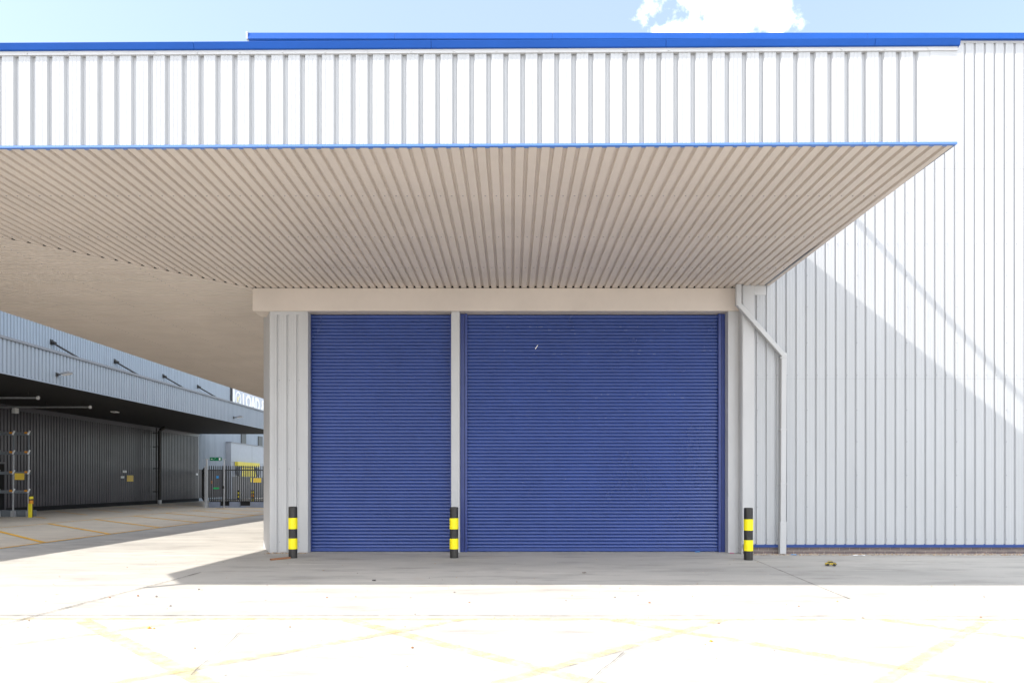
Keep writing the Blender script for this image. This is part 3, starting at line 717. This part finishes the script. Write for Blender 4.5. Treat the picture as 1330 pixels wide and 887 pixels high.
# yellow T-shaped board on the panel bay
ty = thing('loading_board', 'yellow T-shaped board with two dark drums on the pale wall behind the fence', 'board', (NX + 0.52, 65.9, 0))
m = MB(); m.box(0, 0.30, -0.1, 5.6, 3.12, 3.52); m.build('header', M['dullyel'], ty, 0.02, local=True)
m = MB(); m.add([(0.04, 1.3, 3.04), (0.04, 4.4, 3.04), (0.04, 4.9, 2.15), (0.04, 0.9, 2.15), (0.2, 1.3, 3.04), (0.2, 4.4, 3.04), (0.2, 4.9, 2.15), (0.2, 0.9, 2.15)], [(3, 2, 1, 0), (4, 5, 6, 7), (0, 1, 5, 4), (1, 2, 6, 5), (2, 3, 7, 6), (3, 0, 4, 7)])
m.build('panel', M['dullyel'], ty, local=True)
for y in (0.55, 5.3):
    m = MB(); m.tube((0.0, y, 2.6), (0.3, y, 2.6), 0.42, 20); m.build('drum', M['rackgrey'], ty, local=True)
o = MB().box(0, 0.02, -0.35, 0.35, -0.22, 0.22).build('wall_sign', M['byel']); o.location = (NX + 0.512, 69.9, 1.83); tag(o, 'small yellow sign on the pale wall under the yellow board', 'sign')

# ------------------------------------------------------------------ litter and gravel
def stones(name, rects, n, r0, r1, mats, seed):
    rn = random.Random(seed); mb = MB()
    for _ in range(n):
        x0, x1, y0, y1 = rn.choice(rects); x = rn.uniform(x0, x1); t_ = rn.random() ** 1.6; y = y1 - (y1 - y0) * t_
        r = rn.uniform(r0, r1); vs = []
        for dx, dy, dz in ((1, 0, 0), (-1, 0, 0), (0, 1, 0), (0, -1, 0), (0, 0, 1), (0, 0, -0.3)):
            k = r * rn.uniform(0.6, 1.3); vs.append((x + dx * k, y + dy * k, r * 0.25 + dz * k * 0.7))
        mb.add(vs, [(0, 2, 4), (2, 1, 4), (1, 3, 4), (3, 0, 4), (2, 0, 5), (1, 2, 5), (3, 1, 5), (0, 3, 5)], rn.choice((0, 0, 1, 1, 2)))
    return tag(mb.build(name, mats), kind='stuff')
stn = [M['stone1'], M['stone2'], M['stone3']]
rects = [(5.2 + i, 6.2 + i, 15.30, 15.64) for i in range(13)]
stones('gravel', rects, 3400, 0.007, 0.022, stn, 11)
stones('gravel', [(-5.55, -4.62, 15.62, 15.89)], 220, 0.007, 0.02, stn, 12)
stones('grit', [(-8, 9, 5.5, 14.5)], 260, 0.004, 0.016, stn, 13)

stones('leaf_litter', [(-6, 7, 5.8, 10.5)], 26, 0.014, 0.026, [M['wood'], M['stone3'], M['orange']], 21)

t = thing('toy_car', 'small battered yellow toy car lying on the concrete near the downpipe', 'toy', (6.42, 14.75 - 0.7, 0), R(-12))
t.location = (6.10, 13.45, 0)
m = MB(); m.box(-0.095, 0.095, -0.045, 0.045, 0.022, 0.055)
m.add([(-0.06, -0.042, 0.055), (0.055, -0.042, 0.055), (0.03, -0.034, 0.092), (-0.04, -0.034, 0.088), (-0.06, 0.042, 0.055), (0.055, 0.042, 0.055), (0.03, 0.034, 0.092), (-0.04, 0.034, 0.088)], [(0, 1, 2, 3), (7, 6, 5, 4), (3, 2, 6, 7), (1, 5, 6, 2), (0, 3, 7, 4)])
m.build('body', M['toyyel'], t, 0.008, local=True)
m = MB(); m.box(-0.045, 0.035, -0.043, -0.038, 0.06, 0.082); m.box(0.096, 0.104, -0.04, 0.04, 0.025, 0.05); m.box(0.04, 0.09, -0.03, 0.035, 0.056, 0.066); m.build('trim', M['black'], t, local=True)
for x in (-0.06, 0.06):
    for y in (-0.05, 0.05):
        m = MB(); m.tube((x, y - 0.012, 0.024), (x, y + 0.012, 0.024), 0.024, 14); m.build('wheel', M['black'], t, local=True)
o = MB().beam((-0.16, -0.25, 0.02), (0.12, 0.10, 0.02), 0.07, 0.035).build('wood_stick', M['wood'], None, 0.004); o.location = (-4.78, 14.62, 0); tag(o, 'brown wooden batten lying at the foot of the bollard by the ribbed pier', 'wood')
def wrap(name, label, x, y, sx, sy, m_, seed):
    rn = random.Random(seed); n = 5; mb = MB(); vs = []
    for i in range(n):
        for j in range(n):
            vs.append(((i / (n - 1) - .5) * sx, (j / (n - 1) - .5) * sy, 0.006 + rn.random() * min(sx, sy) * 0.35))
    mb.add(vs, [(i * n + j, (i + 1) * n + j, (i + 1) * n + j + 1, i * n + j + 1) for i in range(n - 1) for j in range(n - 1)])
    o = mb.build(name, m_); md = o.modifiers.new('thick', 'SOLIDIFY'); md.thickness = 0.004
    o.location = (x, y, 0); o.rotation_euler = (0, 0, rn.uniform(-.4, .4)); tag(o, label, 'litter')
wrap('wrapper', 'crumpled blue wrapper at the foot of the wide blue shutter', 4.22, 15.98, 0.10, 0.06, M['litblue'], 1)
wrap('wrapper', 'crumpled pink wrapper at the foot of the door jamb', 4.93, 15.74, 0.07, 0.06, M['pink'], 2)
wrap('wrapper', 'flat blue scrap beside the foot of the downpipe', 6.17, 15.38, 0.12, 0.05, M['litblue'], 3)
wrap('paper_strip', 'white paper strip on the gravel at the brick wall base', 7.52, 15.22, 0.24, 0.06, M['signwhite'], 4)
wrap('wrapper', 'small blue scrap on the gravel far along the brick wall', 11.2, 15.3, 0.10, 0.05, M['litblue'], 5)
wrap('leaf', 'dark curled leaf on the shaded concrete in front of the narrow shutter', -2.24, 11.4, 0.06, 0.05, M['black'], 6)
wrap('leaf', 'dark curled leaf on the shaded concrete in front of the wide shutter', 1.27, 12.35, 0.07, 0.05, M['stone3'], 7)
